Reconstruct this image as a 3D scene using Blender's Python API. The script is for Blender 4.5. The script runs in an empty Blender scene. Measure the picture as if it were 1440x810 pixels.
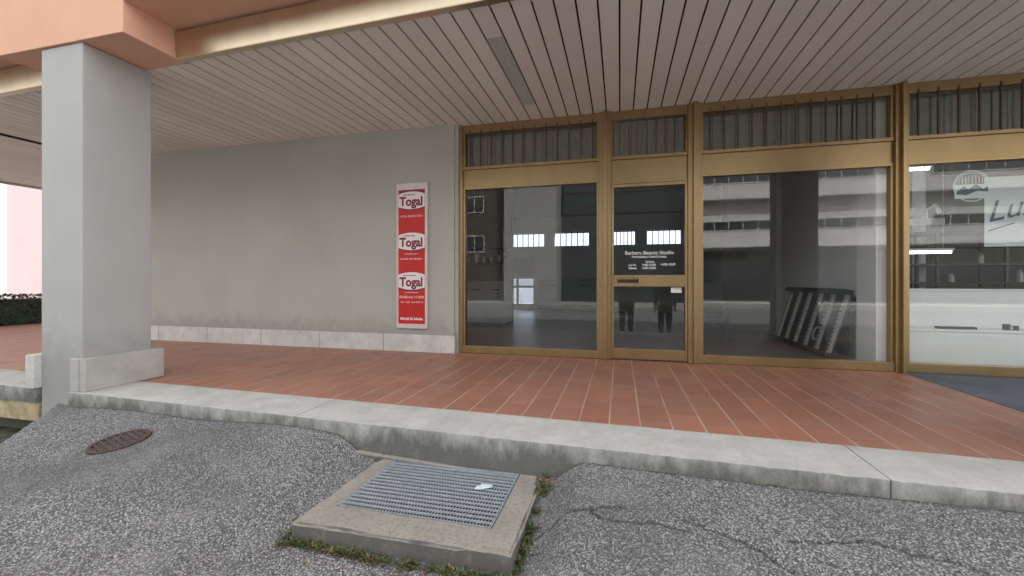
import bpy, bmesh, math, random
import numpy as np
from mathutils import Vector, Matrix, noise
random.seed(7); rng = np.random.default_rng(7)
R = math.radians
sc = bpy.context.scene
col = sc.collection

# ------------------------------------------------------------------ materials
def nt(name):
    m = bpy.data.materials.new(name); m.use_nodes = True
    t = m.node_tree; t.nodes.clear()
    out = t.nodes.new('ShaderNodeOutputMaterial')
    return m, t, out
def N(t, kind, **kw):
    n = t.nodes.new(kind)
    for k, v in kw.items():
        if k in n.inputs: n.inputs[k].default_value = v
        else: setattr(n, k, v)
    return n
def L(t, a, b): t.links.new(a, b)
def ramp(t, src, stops):
    r = t.nodes.new('ShaderNodeValToRGB'); L(t, src, r.inputs[0])
    e = r.color_ramp.elements
    while len(e) < len(stops): e.new(0.5)
    for el, (p, c) in zip(e, stops):
        el.position = p; el.color = (c, c, c, 1) if isinstance(c, (int, float)) else (*c, 1)
    return r.outputs[0]
def mixc(t, fac, a, b, mode='MIX'):
    m = t.nodes.new('ShaderNodeMix'); m.data_type = 'RGBA'; m.blend_type = mode
    for i, v in ((0, fac), (6, a), (7, b)):
        if isinstance(v, (int, float)): m.inputs[i].default_value = v
        elif isinstance(v, tuple): m.inputs[i].default_value = (*v, 1) if len(v) == 3 else v
        else: L(t, v, m.inputs[i])
    return m.outputs[2]
def math_(t, op, a, b=None, c=None):
    m = t.nodes.new('ShaderNodeMath'); m.operation = op
    for i, v in enumerate((a, b, c)):
        if v is None: continue
        if isinstance(v, (int, float)): m.inputs[i].default_value = v
        else: L(t, v, m.inputs[i])
    return m.outputs[0]
def pos(t, obj=False):
    if obj: return t.nodes.new('ShaderNodeTexCoord').outputs['Object']
    return t.nodes.new('ShaderNodeNewGeometry').outputs['Position']
def mapv(t, v, scale=(1,1,1), loc=(0,0,0), rot=(0,0,0)):
    m = t.nodes.new('ShaderNodeMapping'); L(t, v, m.inputs[0])
    m.inputs['Scale'].default_value = scale; m.inputs['Location'].default_value = loc; m.inputs['Rotation'].default_value = rot
    return m.outputs[0]
def noise_(t, v, scale, detail=4, rough=.55):
    n = N(t, 'ShaderNodeTexNoise', Scale=scale, Detail=detail, Roughness=rough); L(t, v, n.inputs['Vector'])
    return n.outputs['Fac']
def bsdf(t, out, color, rough=.7, metal=0, spec=.5, normal=None):
    b = t.nodes.new('ShaderNodeBsdfPrincipled')
    for k, v in (('Base Color', color), ('Roughness', rough), ('Metallic', metal), ('Specular IOR Level', spec)):
        if isinstance(v, tuple): b.inputs[k].default_value = (*v, 1)
        elif isinstance(v, (int, float)): b.inputs[k].default_value = v
        else: L(t, v, b.inputs[k])
    if normal is not None: L(t, normal, b.inputs['Normal'])
    L(t, b.outputs[0], out.inputs[0]); return b
def bump(t, h, strength=.3, dist=.01, prev=None):
    b = N(t, 'ShaderNodeBump', Strength=strength, Distance=dist); L(t, h, b.inputs['Height'])
    if prev is not None: L(t, prev, b.inputs['Normal'])
    return b.outputs[0]
def vary(c, k): return tuple(min(1, x*k) for x in c)

def simple(name, c, rough=.6, metal=0, var=.12, scale=6, bmp=.1, bscale=120, obj=False, spec=.5):
    m, t, o = nt(name); p = pos(t, obj)
    n1 = noise_(t, p, scale, 5)
    cc = mixc(t, ramp(t, n1, [(.3, 0.), (.7, 1.)]), vary(c, 1-var), vary(c, 1+var))
    rr = math_(t, 'MULTIPLY_ADD', noise_(t, p, scale*2.3, 3), .25, rough-.12)
    nn = bump(t, noise_(t, p, bscale, 3), bmp, .004) if bmp else None
    bsdf(t, o, cc, rr, metal, spec, nn); return m

def plaster(name, c, streak=.12, grain=.35, dirt=None):
    m, t, o = nt(name); p = pos(t)
    big = noise_(t, p, 1.3, 5); st = noise_(t, mapv(t, p, (9, 9, .7)), 1.4, 5)
    f = math_(t, 'ADD', math_(t, 'MULTIPLY', big, .8), math_(t, 'MULTIPLY', st, .2))
    cc = mixc(t, ramp(t, f, [(.35, 0.), (.65, 1.)]), vary(c, 1-streak), vary(c, 1+streak*.6))
    sp = ramp(t, noise_(t, p, 55, 3), [(.62, 0.), (.72, 1.)])
    cc = mixc(t, math_(t, 'MULTIPLY', sp, .12), cc, vary(c, .7))
    if dirt:   # splash dirt near the floor
        z = N(t, 'ShaderNodeSeparateXYZ'); L(t, p, z.inputs[0])
        d = math_(t, 'ADD', z.outputs[2], math_(t, 'MULTIPLY', noise_(t, p, 7, 5), -.5))
        cc = mixc(t, math_(t, 'MULTIPLY', ramp(t, d, [(0., 1.), (dirt, 0.)]), .55), cc, vary(c, .6))
    h = math_(t, 'ADD', noise_(t, p, 160, 4, .7), math_(t, 'MULTIPLY', noise_(t, p, 12, 3), .8))
    bsdf(t, o, cc, .88, 0, .3, bump(t, h, grain, .006)); return m

M = {}
def slatmat(name, c, *a):
    m, t, o = nt(name); p = pos(t); g = t.nodes.new('ShaderNodeNewGeometry')
    cc = mixc(t, g.outputs['Random Per Island'], vary(c, .93), vary(c, 1.05))
    st = ramp(t, noise_(t, p, .9, 6, .65), [(.5, 0.), (.75, 1.)])
    cc = mixc(t, math_(t, 'MULTIPLY', st, .22), cc, vary((c[0], c[1]*.95, c[2]*.88), .75))
    bsdf(t, o, cc, .6, 0, .4, bump(t, noise_(t, p, 220, 3), .2, .004)); return m
M['wall'] = plaster('grey_plaster', (.455, .45, .41), .05, .5, .22)
M['pillar'] = plaster('light_grey_plaster', (.455, .452, .435), .05, .5, .35)
M['peach'] = plaster('peach_paint', (.74, .425, .295), .05, .25)
M['pink'] = plaster('pink_render', (.26, .195, .20), .03, .3)
M['pilaster'] = plaster('pale_pilaster', (.33, .33, .335), .05, .2)
M['white_render'] = plaster('white_render', (.50, .50, .49), .07, .2)
M['inner_wall'] = plaster('inner_wall_paint', (.80, .80, .78), .06, .1)
M['inner_olive'] = plaster('inner_olive_paint', (.16, .165, .12), .1, .1)
M['inner_ceiling'] = plaster('inner_ceiling_paint', (.20, .20, .20), .06, .1)

def stone(name, c, dark, streaks=True, spots=.12):
    m, t, o = nt(name); p = pos(t)
    geo = t.nodes.new('ShaderNodeNewGeometry')
    g = noise_(t, p, 4, 8, .65); f = noise_(t, p, 240, 3, .7)
    cc = mixc(t, ramp(t, g, [(.3, 0.), (.7, 1.)]), vary(c, .80), vary(c, 1.12))
    cc = mixc(t, math_(t, 'MULTIPLY', ramp(t, f, [(.5, 0.), (.68, 1.)]), .4), cc, vary(c, .55))
    if streaks:
        s = N(t, 'ShaderNodeSeparateXYZ'); L(t, p, s.inputs[0])
        nz = N(t, 'ShaderNodeSeparateXYZ'); L(t, geo.outputs['Normal'], nz.inputs[0])
        side = math_(t, 'SUBTRACT', 1., math_(t, 'ABSOLUTE', nz.outputs[2]))
        st = noise_(t, mapv(t, p, (4, 4, 2.2)), 2.2, 9, .8)
        bl = noise_(t, p, 2.2, 5)
        k = math_(t, 'ADD', math_(t, 'MULTIPLY', st, .75), math_(t, 'MULTIPLY', bl, .5))
        k = math_(t, 'SUBTRACT', k, math_(t, 'MULTIPLY', s.outputs[2], 1.6))
        k = ramp(t, k, [(.46, 0.), (.80, 1.)])
        cc = mixc(t, math_(t, 'MULTIPLY', math_(t, 'MULTIPLY', side, k), .8), cc, dark)
    rust = ramp(t, noise_(t, p, 13, 8, .75), [(.54, 0.), (.66, 1.)])
    cc = mixc(t, math_(t, 'MULTIPLY', ramp(t, noise_(t, p, 45, 5, .8), [(.50, 0.), (.60, 1.)]), spots), cc, vary(c, .45))
    cc = mixc(t, math_(t, 'MULTIPLY', rust, .25 + spots*.4), cc, vary((.42, .36, .27), .8))
    h = math_(t, 'ADD', f, math_(t, 'MULTIPLY', noise_(t, p, 25, 5, .7), 1.2))
    bsdf(t, o, cc, .9, 0, .3, bump(t, h, .55, .006)); return m
M['kerb'] = stone('kerb_concrete', (.55, .54, .505), (.055, .055, .053))
M['slab'] = stone('old_concrete', (.35, .33, .29), (.09, .088, .083), True, .55)
M['skirting'] = stone('skirting_stone', (.68, .665, .63), (.3, .3, .29), False)
M['skirting_grey'] = stone('worn_skirting_stone', (.50, .48, .45), (.25, .24, .23), False)

def asphalt():
    m, t, o = nt('coarse_asphalt'); p = pos(t)
    warp = N(t, 'ShaderNodeTexNoise', Scale=60., Detail=2.); L(t, p, warp.inputs['Vector'])
    v = N(t, 'ShaderNodeTexVoronoi', Scale=112., Randomness=1.); L(t, p, v.inputs['Vector'])
    v2 = N(t, 'ShaderNodeTexVoronoi', Scale=165.); L(t, p, v2.inputs['Vector'])
    sep = N(t, 'ShaderNodeSeparateColor'); L(t, v.outputs['Color'], sep.inputs[0])
    sep2 = N(t, 'ShaderNodeSeparateColor'); L(t, v2.outputs['Color'], sep2.inputs[0])
    cell = math_(t, 'POWER', sep.outputs[0], 1.6)
    edge = ramp(t, v.outputs['Distance'], [(.25, 1.), (.62, 0.)])
    cc = mixc(t, math_(t, 'MULTIPLY', edge, ramp(t, cell, [(.1, .1), (.95, 1.)])), (.085, .085, .086), (.66, .655, .64))
    cc = mixc(t, math_(t, 'MULTIPLY', ramp(t, sep2.outputs[1], [(.70, 0.), (.85, 1.)]), .6), cc, (.40, .40, .41))
    big = noise_(t, p, .9, 5); 
    cc = mixc(t, math_(t, 'MULTIPLY', ramp(t, big, [(.42, 0.), (.62, 1.)]), .45), cc, (.11, .108, .108))
    cc = mixc(t, math_(t, 'MULTIPLY', ramp(t, noise_(t, p, 3.1, 5), [(.5, 0.), (.7, 1.)]), .25), cc, (.34, .335, .33))
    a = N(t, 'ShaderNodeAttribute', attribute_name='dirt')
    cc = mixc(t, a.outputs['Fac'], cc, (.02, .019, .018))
    h = math_(t, 'SUBTRACT', math_(t, 'MULTIPLY', cell, .8), v.outputs['Distance'])
    bsdf(t, o, cc, .82, 0, .35, bump(t, h, .8, .006)); return m
M['asphalt'] = asphalt()

def tiles():
    m, t, o = nt('terracotta_tiles'); p = pos(t)
    s = N(t, 'ShaderNodeSeparateXYZ'); L(t, p, s.inputs[0])
    cx = math_(t, 'DIVIDE', math_(t, 'ADD', s.outputs[0], .07 + 40), .2)
    wob = math_(t, 'MULTIPLY', math_(t, 'SUBTRACT', noise_(t, p, 3.0, 2), .5), .02)
    cx = math_(t, 'ADD', cx, wob)
    ix = math_(t, 'FLOOR', cx); fx = math_(t, 'FRACT', cx)
    rnd = N(t, 'ShaderNodeTexWhiteNoise', noise_dimensions='1D'); L(t, ix, rnd.inputs['W'])
    cy = math_(t, 'ADD', math_(t, 'DIVIDE', math_(t, 'ADD', s.outputs[1], 20.), .4), math_(t, 'MULTIPLY', math_(t, 'FLOORED_MODULO', ix, 2.), .5))
    iy = math_(t, 'FLOOR', cy); fy = math_(t, 'FRACT', cy)
    cmb = N(t, 'ShaderNodeCombineXYZ'); L(t, ix, cmb.inputs[0]); L(t, iy, cmb.inputs[1])
    rt = N(t, 'ShaderNodeTexWhiteNoise', noise_dimensions='2D'); L(t, cmb.outputs[0], rt.inputs['Vector'])
    dx = math_(t, 'MULTIPLY', math_(t, 'MINIMUM', fx, math_(t, 'SUBTRACT', 1., fx)), .2)
    dy = math_(t, 'MULTIPLY', math_(t, 'MINIMUM', fy, math_(t, 'SUBTRACT', 1., fy)), .4)
    jx = ramp(t, math_(t, 'MULTIPLY', dx, 100.), [(.0, 1.), (.36, 1.), (.62, 0.)])
    jy = ramp(t, math_(t, 'MULTIPLY', dy, 100.), [(.0, 1.), (.25, 1.), (.5, 0.)])
    base = mixc(t, ramp(t, rt.outputs['Value'], [(0., 0.), (.5, .5), (1., 1.)]), (.335, .125, .073), (.455, .176, .100))
    base = mixc(t, math_(t, 'MULTIPLY', ramp(t, noise_(t, p, 2.0, 6, .6), [(.40, 0.), (.65, 1.)]), .5), base, (.33, .145, .10))
    base = mixc(t, math_(t, 'MULTIPLY', ramp(t, noise_(t, p, 38, 4, .7), [(.55, 0.), (.75, 1.)]), .35), base, (.22, .085, .055))
    # grout: light along the long joints where it is not worn away
    worn = ramp(t, noise_(t, mapv(t, p, (4, 1.2, 1)), 1.3, 4), [(.36, .25), (.56, 1.)])
    base = mixc(t, math_(t, 'MULTIPLY', ramp(t, noise_(t, p, .8, 7, .65), [(.45, 0.), (.62, 1.)]), .3), base, (.24, .13, .095))
    cc = mixc(t, math_(t, 'MULTIPLY', math_(t, 'MULTIPLY', jy, ramp(t, noise_(t, p, 1.7, 4), [(.38, .35), (.6, 1.)])), .8), base, (.47, .31, .23))
    cc = mixc(t, math_(t, 'MULTIPLY_ADD', ramp(t, noise_(t, p, 3.3, 6, .7), [(.4, 0.), (.7, 1.)]), .14, .07), cc, (.50, .38, .33))
    cc = mixc(t, math_(t, 'MULTIPLY', jx, worn), cc, (.58, .43, .34))
    hgt = math_(t, 'SUBTRACT', 1., math_(t, 'MAXIMUM', jx, jy))
    rr = math_(t, 'MULTIPLY_ADD', noise_(t, p, 5, 6, .7), .34, .27)
    nb = bump(t, hgt, .6, .003); nb = bump(t, noise_(t, p, 26, 4), .12, .005, nb)
    bsdf(t, o, cc, rr, 0, .4, nb); return m
M['tiles'] = tiles()

def gold(name, c, rough):
    m, t, o = nt(name); p = pos(t)
    n = noise_(t, mapv(t, p, (1, 1, .35)), 5, 5)
    cc = mixc(t, ramp(t, n, [(.35, 0.), (.68, 1.)]), vary(c, .9), vary(c, 1.04))
    rr = math_(t, 'MULTIPLY_ADD', n, .1, rough-.05)
    bsdf(t, o, cc, rr, .9, .5, bump(t, noise_(t, p, 3, 1), .015, .01)); return m
M['gold'] = gold('gold_anodised_metal', (.385, .275, .145), .36)
M['fascia'] = gold('bronze_fascia_metal', (.58, .49, .35), .30)
M['slats'] = slatmat('taupe_slats', (.79, .77, .715), .62, 0, .05, .9, .12, 200)
M['void_shade'] = simple('cavity_shade', (.03, .026, .022), .9)  # near-black colour standing in for the shade inside cavities
M['dark_bar'] = simple('dark_bronze_bars', (.055, .035, .022), .5, .3, .2, 12)
M['brown_bar'] = simple('brown_bar_paint', (.11, .07, .042), .5, .3, .2, 12)
M['black'] = simple('black_board', (.018, .018, .02), .45, 0, .3, 7)
M['silver'] = simple('silver_strip', (.50, .50, .50), .45, .2, .2, 30)
M['steel_dark'] = simple('dark_shelf_steel', (.10, .105, .11), .5, .3, .2, 20)
M['white'] = simple('white_lacquer', (.82, .84, .84), .35, 0, .03, 3, .02)
M['cab_grey'] = simple('pale_grey_cabinet', (.36, .36, .34), .5, 0, .06, 3, .02)
M['shop_floor'] = simple('dark_grey_lino', (.17, .17, .175), .35, 0, .15, 4, .03)
M['galv'] = simple('galvanised_steel', (.52, .56, .60), .42, .5, .15, 30, .15, 200)
M['vent'] = simple('grey_vent_metal', (.62, .60, .56), .55, .2, .1, 30)
M['blue_floor'] = simple('blue_grey_floor', (.135, .15, .18), .75, 0, .25, 2.2, .3, 90)
M['soil'] = simple('mossy_soil', (.075, .085, .05), .95, 0, .45, 9, .8, 60)
M['yellow'] = simple('yellowed_board', (.44, .36, .22), .8, 0, .35, 9, .4, 50)
M['rust'] = simple('rusty_brown_iron', (.085, .058, .052), .8, .1, .35, 30, .4, 90, )
M['paper'] = simple('pale_paper', (.62, .72, .72), .7, 0, .06, 20)
M['sign_frame'] = simple('pale_sign_frame', (.66, .58, .56), .4, .1, .05, 5)
M['red'] = simple('red_enamel', (.55, .022, .02), .4, 0, .07, 8, .02, spec=.4)
M['dark_red'] = simple('dark_red_enamel', (.21, .012, .025), .4, 0, .1, 8, .02)
M['badge'] = simple('white_enamel', (.82, .76, .76), .4, 0, .03, 8, .02)
M['pink_letter'] = simple('pink_lettering', (.80, .42, .40), .5, 0, .05, 8, 0)
M['white_letter'] = simple('white_lettering', (.75, .77, .77), .6, 0, .02, 8, 0)
M['ink'] = simple('blue_grey_ink', (.05, .07, .10), .6, 0, .1, 8, 0)
M['blind'] = simple('grey_blind', (.36, .36, .34), .8, 0, .08, 3, .05)
M['poster'] = simple('pale_poster_paper', (.62, .70, .71), .8, 0, .05, 4, .05)
M['jacket'] = simple('dark_jacket', (.022, .022, .026), .8, 0, .3, 14)
M['trousers'] = simple('dark_trousers', (.03, .033, .045), .85, 0, .2, 14)
M['skin'] = simple('skin', (.52, .32, .24), .5, 0, .06, 14)
M['hair'] = simple('brown_hair', (.035, .022, .015), .55, 0, .3, 60)
M['teal_glass'] = simple('dark_facade_glass', (.018, .03, .032), .12, 0, .2, .6, 0)
M['win_dark'] = simple('dark_window_glass', (.03, .035, .04), .1, 0, .3, .4, 0)
M['concrete'] = plaster('grey_concrete', (.27, .27, .265), .1, .3)
M['brick'] = plaster('dark_brown_render', (.07, .06, .05), .2, .3)
M['bark'] = simple('bark', (.09, .065, .045), .9, 0, .3, 12, .6, 40)

def leafmat(name, c):
    m, t, o = nt(name)
    g = t.nodes.new('ShaderNodeNewGeometry')
    cc = mixc(t, g.outputs['Random Per Island'], vary(c, .55), vary(c, 1.6))
    bsdf(t, o, cc, .6, 0, .4); return m
M['hedge'] = leafmat('hedge_leaf', (.022, .04, .022))
M['leaf'] = leafmat('tree_leaf', (.05, .08, .03))
M['weed'] = leafmat('weed_leaf', (.065, .095, .032))
M['dead'] = leafmat('dead_leaf', (.20, .125, .07))

def lampmat(name, c, s):
    m, t, o = nt(name)
    e = N(t, 'ShaderNodeEmission', Strength=s); e.inputs[0].default_value = (*c, 1); L(t, e.outputs[0], o.inputs[0]); return m
M['tube'] = lampmat('lit_tube', (.93, 1., 1.), 3.)

def glass(name, tint, f0):
    m, t, o = nt(name)
    g = t.nodes.new('ShaderNodeNewGeometry')
    d = N(t, 'ShaderNodeVectorMath', operation='DOT_PRODUCT'); L(t, g.outputs['Normal'], d.inputs[0]); L(t, g.outputs['Incoming'], d.inputs[1])
    k = math_(t, 'POWER', math_(t, 'SUBTRACT', 1., math_(t, 'ABSOLUTE', d.outputs['Value'])), 5.)
    f = math_(t, 'MULTIPLY_ADD', k, 1-f0, f0)
    tr = t.nodes.new('ShaderNodeBsdfTransparent'); tr.inputs[0].default_value = (*tint, 1)
    gl = N(t, 'ShaderNodeBsdfGlossy', Roughness=.0); gl.inputs[0].default_value = (1, 1, 1, 1)
    nz = noise_(t, pos(t), 1.1, 1); L(t, bump(t, nz, .03, .02), gl.inputs['Normal'])
    mx = t.nodes.new('ShaderNodeMixShader'); L(t, f, mx.inputs[0]); L(t, tr.outputs[0], mx.inputs[1]); L(t, gl.outputs[0], mx.inputs[2])
    # dust film
    df = N(t, 'ShaderNodeBsdfDiffuse'); df.inputs[0].default_value = (.5, .5, .48, 1)
    mx2 = t.nodes.new('ShaderNodeMixShader')
    L(t, math_(t, 'MULTIPLY', ramp(t, noise_(t, pos(t), 2.4, 5), [(.4, .2), (.75, 1.)]), .025), mx2.inputs[0])
    L(t, mx.outputs[0], mx2.inputs[1]); L(t, df.outputs[0], mx2.inputs[2]); L(t, mx2.outputs[0], o.inputs[0])
    return m
M['glass'] = glass('window_glass', (.93, .95, .94), .075)
M['glass_dim'] = glass('dimming_back_glass', (.30, .33, .40), .05)  # dark tint added to tone down the bright sky behind the back windows
M['glass_transom'] = glass('transom_glass', (.72, .73, .7), .12)

# ------------------------------------------------------------------ builders
def wloc(o):
    v = Vector((0, 0, 0))
    while o is not None: v += o.location; o = o.parent
    return v
def tag(o, label=None, cat=None, group=None, kind=None):
    if label: o['label'] = label
    if cat: o['category'] = cat
    if group: o['group'] = group
    if kind: o['kind'] = kind
    return o
def empty(name, loc, label=None, cat=None, group=None, kind=None, parent=None):
    o = bpy.data.objects.new(name, None); col.objects.link(o); o.location = loc; o.empty_display_size = .1
    if parent: o.parent = parent
    return tag(o, label, cat, group, kind)
class MB:
    def __init__(s): s.v = []; s.f = []; s.m = []; s.cur = 0
    def box(s, x0, x1, y0, y1, z0, z1, mtx=None):
        b = len(s.v)
        pts = [(x, y, z) for z in (z0, z1) for y in (y0, y1) for x in (x0, x1)]
        if mtx is not None: pts = [tuple(mtx @ Vector(p)) for p in pts]
        s.v += pts
        for q in ((0,2,3,1), (4,5,7,6), (0,1,5,4), (2,6,7,3), (0,4,6,2), (1,3,7,5)):
            s.f.append(tuple(b+i for i in q)); s.m.append(s.cur)
        return s
    def hexa(s, bottom, top):
        b = len(s.v); s.v += [tuple(p) for p in bottom] + [tuple(p) for p in top]; n = len(bottom)
        s.f.append(tuple(b+i for i in reversed(range(n)))); s.m.append(s.cur)
        s.f.append(tuple(b+n+i for i in range(n))); s.m.append(s.cur)
        for i in range(n):
            j = (i+1) % n; s.f.append((b+i, b+j, b+n+j, b+n+i)); s.m.append(s.cur)
        return s
    def prism(s, outline, z0, z1, mtx=None):      # outline in xy, ccw
        bo = [Vector((x, y, z0)) for x, y in outline]; to = [Vector((x, y, z1)) for x, y in outline]
        if mtx is not None: bo = [mtx @ p for p in bo]; to = [mtx @ p for p in to]
        return s.hexa(bo, to)
    def tube(s, a, b_, r, n=8, r2=None):
        a = Vector(a); b_ = Vector(b_); d = (b_-a); q = d.to_track_quat('Z', 'Y').to_matrix().to_4x4(); r2 = r if r2 is None else r2
        c = [(math.cos(2*math.pi*i/n), math.sin(2*math.pi*i/n)) for i in range(n)]
        return s.hexa([a + q @ Vector((x*r, y*r, 0)) for x, y in c], [b_ + q @ Vector((x*r2, y*r2, 0)) for x, y in c])
    def face(s, pts):
        b = len(s.v); s.v += [tuple(p) for p in pts]; s.f.append(tuple(range(b, b+len(pts)))); s.m.append(s.cur); return s
    def build(s, name, mat, parent=None, bevel=0, smooth=False, label=None):
        off = wloc(parent) if parent else Vector((0, 0, 0))
        me = bpy.data.meshes.new(name)
        me.from_pydata([(x-off.x, y-off.y, z-off.z) for x, y, z in s.v], [], s.f)
        mats = mat if isinstance(mat, list) else [mat]
        for m in mats: me.materials.append(m)
        if len(mats) > 1: me.polygons.foreach_set('material_index', s.m)
        if smooth: me.polygons.foreach_set('use_smooth', [True]*len(me.polygons))
        me.update()
        o = bpy.data.objects.new(name, me); col.objects.link(o)
        if parent: o.parent = parent
        if bevel:
            bm = o.modifiers.new('bevel', 'BEVEL'); bm.width = bevel; bm.segments = 2; bm.limit_method = 'ANGLE'; bm.angle_limit = R(50)
        if label: o['label'] = label
        return o
def text_mesh(txt, size, mtx, mat, name, parent, thick=.0006, align='CENTER', shear=0, bold=0, sx=1):
    cu = bpy.data.curves.new('t', 'FONT'); cu.body = txt; cu.size = size; cu.align_x = align; cu.align_y = 'CENTER'
    cu.extrude = thick; cu.shear = shear; cu.offset = bold; cu.resolution_u = 3
    ob = bpy.data.objects.new('t', cu); col.objects.link(ob)
    bpy.context.view_layer.update()
    me = bpy.data.meshes.new_from_object(ob.evaluated_get(bpy.context.evaluated_depsgraph_get()))
    bpy.data.objects.remove(ob); bpy.data.curves.remove(cu)
    off = wloc(parent) if parent else Vector()
    me.transform(Matrix.Translation(-off) @ mtx @ Matrix.Diagonal((sx, 1, 1, 1)))
    me.materials.clear(); me.materials.append(mat); me.name = name
    o = bpy.data.objects.new(name, me); col.objects.link(o)
    if parent: o.parent = parent
    return o
FRONT = Matrix.Rotation(R(90), 4, 'X')            # xy plane -> upright, facing -Y
def front(x, y, z, roll=0): return Matrix.Translation((x, y, z)) @ FRONT @ Matrix.Rotation(roll, 4, 'Z')

def kf(X): return 2.440 - .029*X       # front line of the kerb (slightly skewed to the facade)
def ki(X): return 2.880 - .029*X       # tile side of the kerb
def ff(X): return 2.905 - .029*X       # fascia line

# ================================================================== SETTING
# ground
MB().box(-150, 150, -150, 150, -1.6, -.62).build('ground', M['asphalt']).update_tag()
tag(bpy.data.objects['ground'], kind='structure')

# asphalt ramp : height field
SX0, SX1, SY0, SY1, SZ = -1.515, -.44, 1.70, 2.455, -.20      # concrete surround
cracks = [[(-0.405, 1.941), (-0.263, 2.035), (-0.143, 2.051), (-0.081, 1.995), (0.025, 1.987), (0.151, 1.994), (0.284, 1.964)] ,
[(0.28, 2.039), (0.351, 2.012), (0.458, 1.968), (0.546, 1.935)] ,
[(0.679, 2.014), (0.834, 2.036), (0.998, 2.08), (1.053, 2.06), (1.148, 2.031), (1.257, 2.017), (1.414, 1.94)] ,
[(-0.143, 2.051), (-0.059, 2.084), (0.026, 2.093)] ,
[(0.546, 1.935), (0.591, 1.868), (0.653, 1.827)] ,]
def build_asphalt():
    xs = np.concatenate([np.linspace(-9, -4.75, 12)[:-1], np.arange(-4.75, 2.9, .0082), np.linspace(2.9, 14, 30)[1:]])
    ys = np.concatenate([np.linspace(-4, .7, 30)[:-1], np.arange(.7, 2.70, .0082)])
    X, Y = np.meshgrid(xs, ys, indexing='ij')
    front_d = np.clip((2.44-.029*X) - Y, -.3, None)
    Z = -.085 - .135*front_d - .008*np.sin(X*1.7+.6)
    Z -= .05*np.exp(-((X+4.6)/.5)**2)
    Z = np.where(Z < -.58, -.58, Z)
    dx = np.maximum(np.maximum(SX0-X, X-SX1), 0); dy = np.maximum(np.maximum(SY0-Y, Y-SY1-.3), 0)
    wl = np.where(X < SX0, .25, .17)
    dip = np.where(X < SX0, .12, .105)*np.exp(-((dx/wl)**2 + (dy/.45)**2)**1.8)
    # the left hump is steeper near the kerb
    Z = Z - dip
    u = X + 2.45 + .62*(2.4-Y); ka = .25 + .75*np.clip(((2.44-.029*X)-Y)/.45, 0, 1)
    far = np.clip((X+4.4)/.5, 0, 1)
    Z += (.075*np.exp(-(u/.38)**2)*ka - .035*np.exp(-((u+.85)/.35)**2)*ka*far - .03*np.exp(-((u-.62)/.25)**2)*ka)
    Z += .02*np.exp(-((X-.35)/.5)**2-((Y-1.9)/.3)**2) - .02*np.exp(-((X+3.0)/.22)**2)*np.clip((2.5-Y), 0, 1)
    # noise
    lf = np.zeros_like(Z)
    for i in range(14):
        a, b, ph = rng.uniform(-9, 9), rng.uniform(-9, 9), rng.uniform(0, 6.28)
        lf += np.sin(a*X+b*Y+ph)
    Z += lf*.0011
    Z += rng.normal(0, .0011, Z.shape)
    dirt = np.zeros_like(Z)
    # cracks
    for c in cracks:
        pts = []
        for (x0, y0), (x1, y1) in zip(c[:-1], c[1:]):
            n = 7
            for k in range(n):
                t = k/n; pts.append((x0+(x1-x0)*t+random.uniform(-.008, .008), y0+(y1-y0)*t+random.uniform(-.008, .008)))
        pts.append(c[-1]); pts = np.array(pts)
        for k in range(len(pts)-1):
            p, q = pts[k], pts[k+1]; e = q-p; l2 = (e**2).sum()+1e-9
            m = (X > min(p[0], q[0])-.05) & (X < max(p[0], q[0])+.05) & (Y > min(p[1], q[1])-.05) & (Y < max(p[1], q[1])+.05)
            if not m.any(): continue
            tt = np.clip(((X[m]-p[0])*e[0]+(Y[m]-p[1])*e[1])/l2, 0, 1)
            d = np.hypot(X[m]-p[0]-tt*e[0], Y[m]-p[1]-tt*e[1])
            w = .0055*(1+.5*math.sin(k*1.7))
            g = np.exp(-(d/w)**2)
            Z[m] -= .010*g*.7; dirt[m] = np.maximum(dirt[m], g*.85)
    # darker band along the kerb and the slab
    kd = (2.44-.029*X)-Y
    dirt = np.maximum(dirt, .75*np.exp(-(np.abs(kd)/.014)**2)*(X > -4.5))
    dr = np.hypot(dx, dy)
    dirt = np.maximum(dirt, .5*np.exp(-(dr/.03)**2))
    # left edge drops to the verge
    edge = -4.66 + (2.5-Y)*.90
    dd = np.clip((edge-X)/.05, 0, 1)
    Z = Z - dd*.5
    inside = (X > SX0+.03) & (X < SX1-.03) & (Y > SY0+.03) & (Y < SY1+.2)
    Z = np.where(inside, -.60, Z)
    behind = Y > (2.44-.029*X) + .06
    Z = np.where(behind, np.minimum(Z, -.35), Z)
    nx, ny = X.shape
    V = np.stack([X, Y, Z], -1).reshape(-1, 3)
    idx = np.arange(nx*ny).reshape(nx, ny)
    F = np.stack([idx[:-1, :-1], idx[1:, :-1], idx[1:, 1:], idx[:-1, 1:]], -1).reshape(-1, 4)
    me = bpy.data.meshes.new('asphalt')
    me.vertices.add(len(V)); me.vertices.foreach_set('co', V.astype(np.float32).ravel())
    me.loops.add(F.size); me.loops.foreach_set('vertex_index', F.astype(np.int32).ravel())
    me.polygons.add(len(F)); me.polygons.foreach_set('loop_start', np.arange(0, F.size, 4, dtype=np.int32))
    me.polygons.foreach_set('use_smooth', np.ones(len(F), bool))
    me.update(calc_edges=True); me.validate()
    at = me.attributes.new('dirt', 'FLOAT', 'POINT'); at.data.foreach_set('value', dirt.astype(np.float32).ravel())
    me.materials.append(M['asphalt'])
    o = bpy.data.objects.new('asphalt', me); col.objects.link(o); tag(o, kind='structure')
    def h(x, y):
        i = min(max(int(np.searchsorted(xs, x)), 0), nx-1); j = min(max(int(np.searchsorted(ys, y)), 0), ny-1)
        return float(Z[i, j])
    return h
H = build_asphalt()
tag(MB().box(-9, -3.0, .4, 2.9, -.9, -.50).build('verge', M['soil']), kind='structure')

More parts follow.
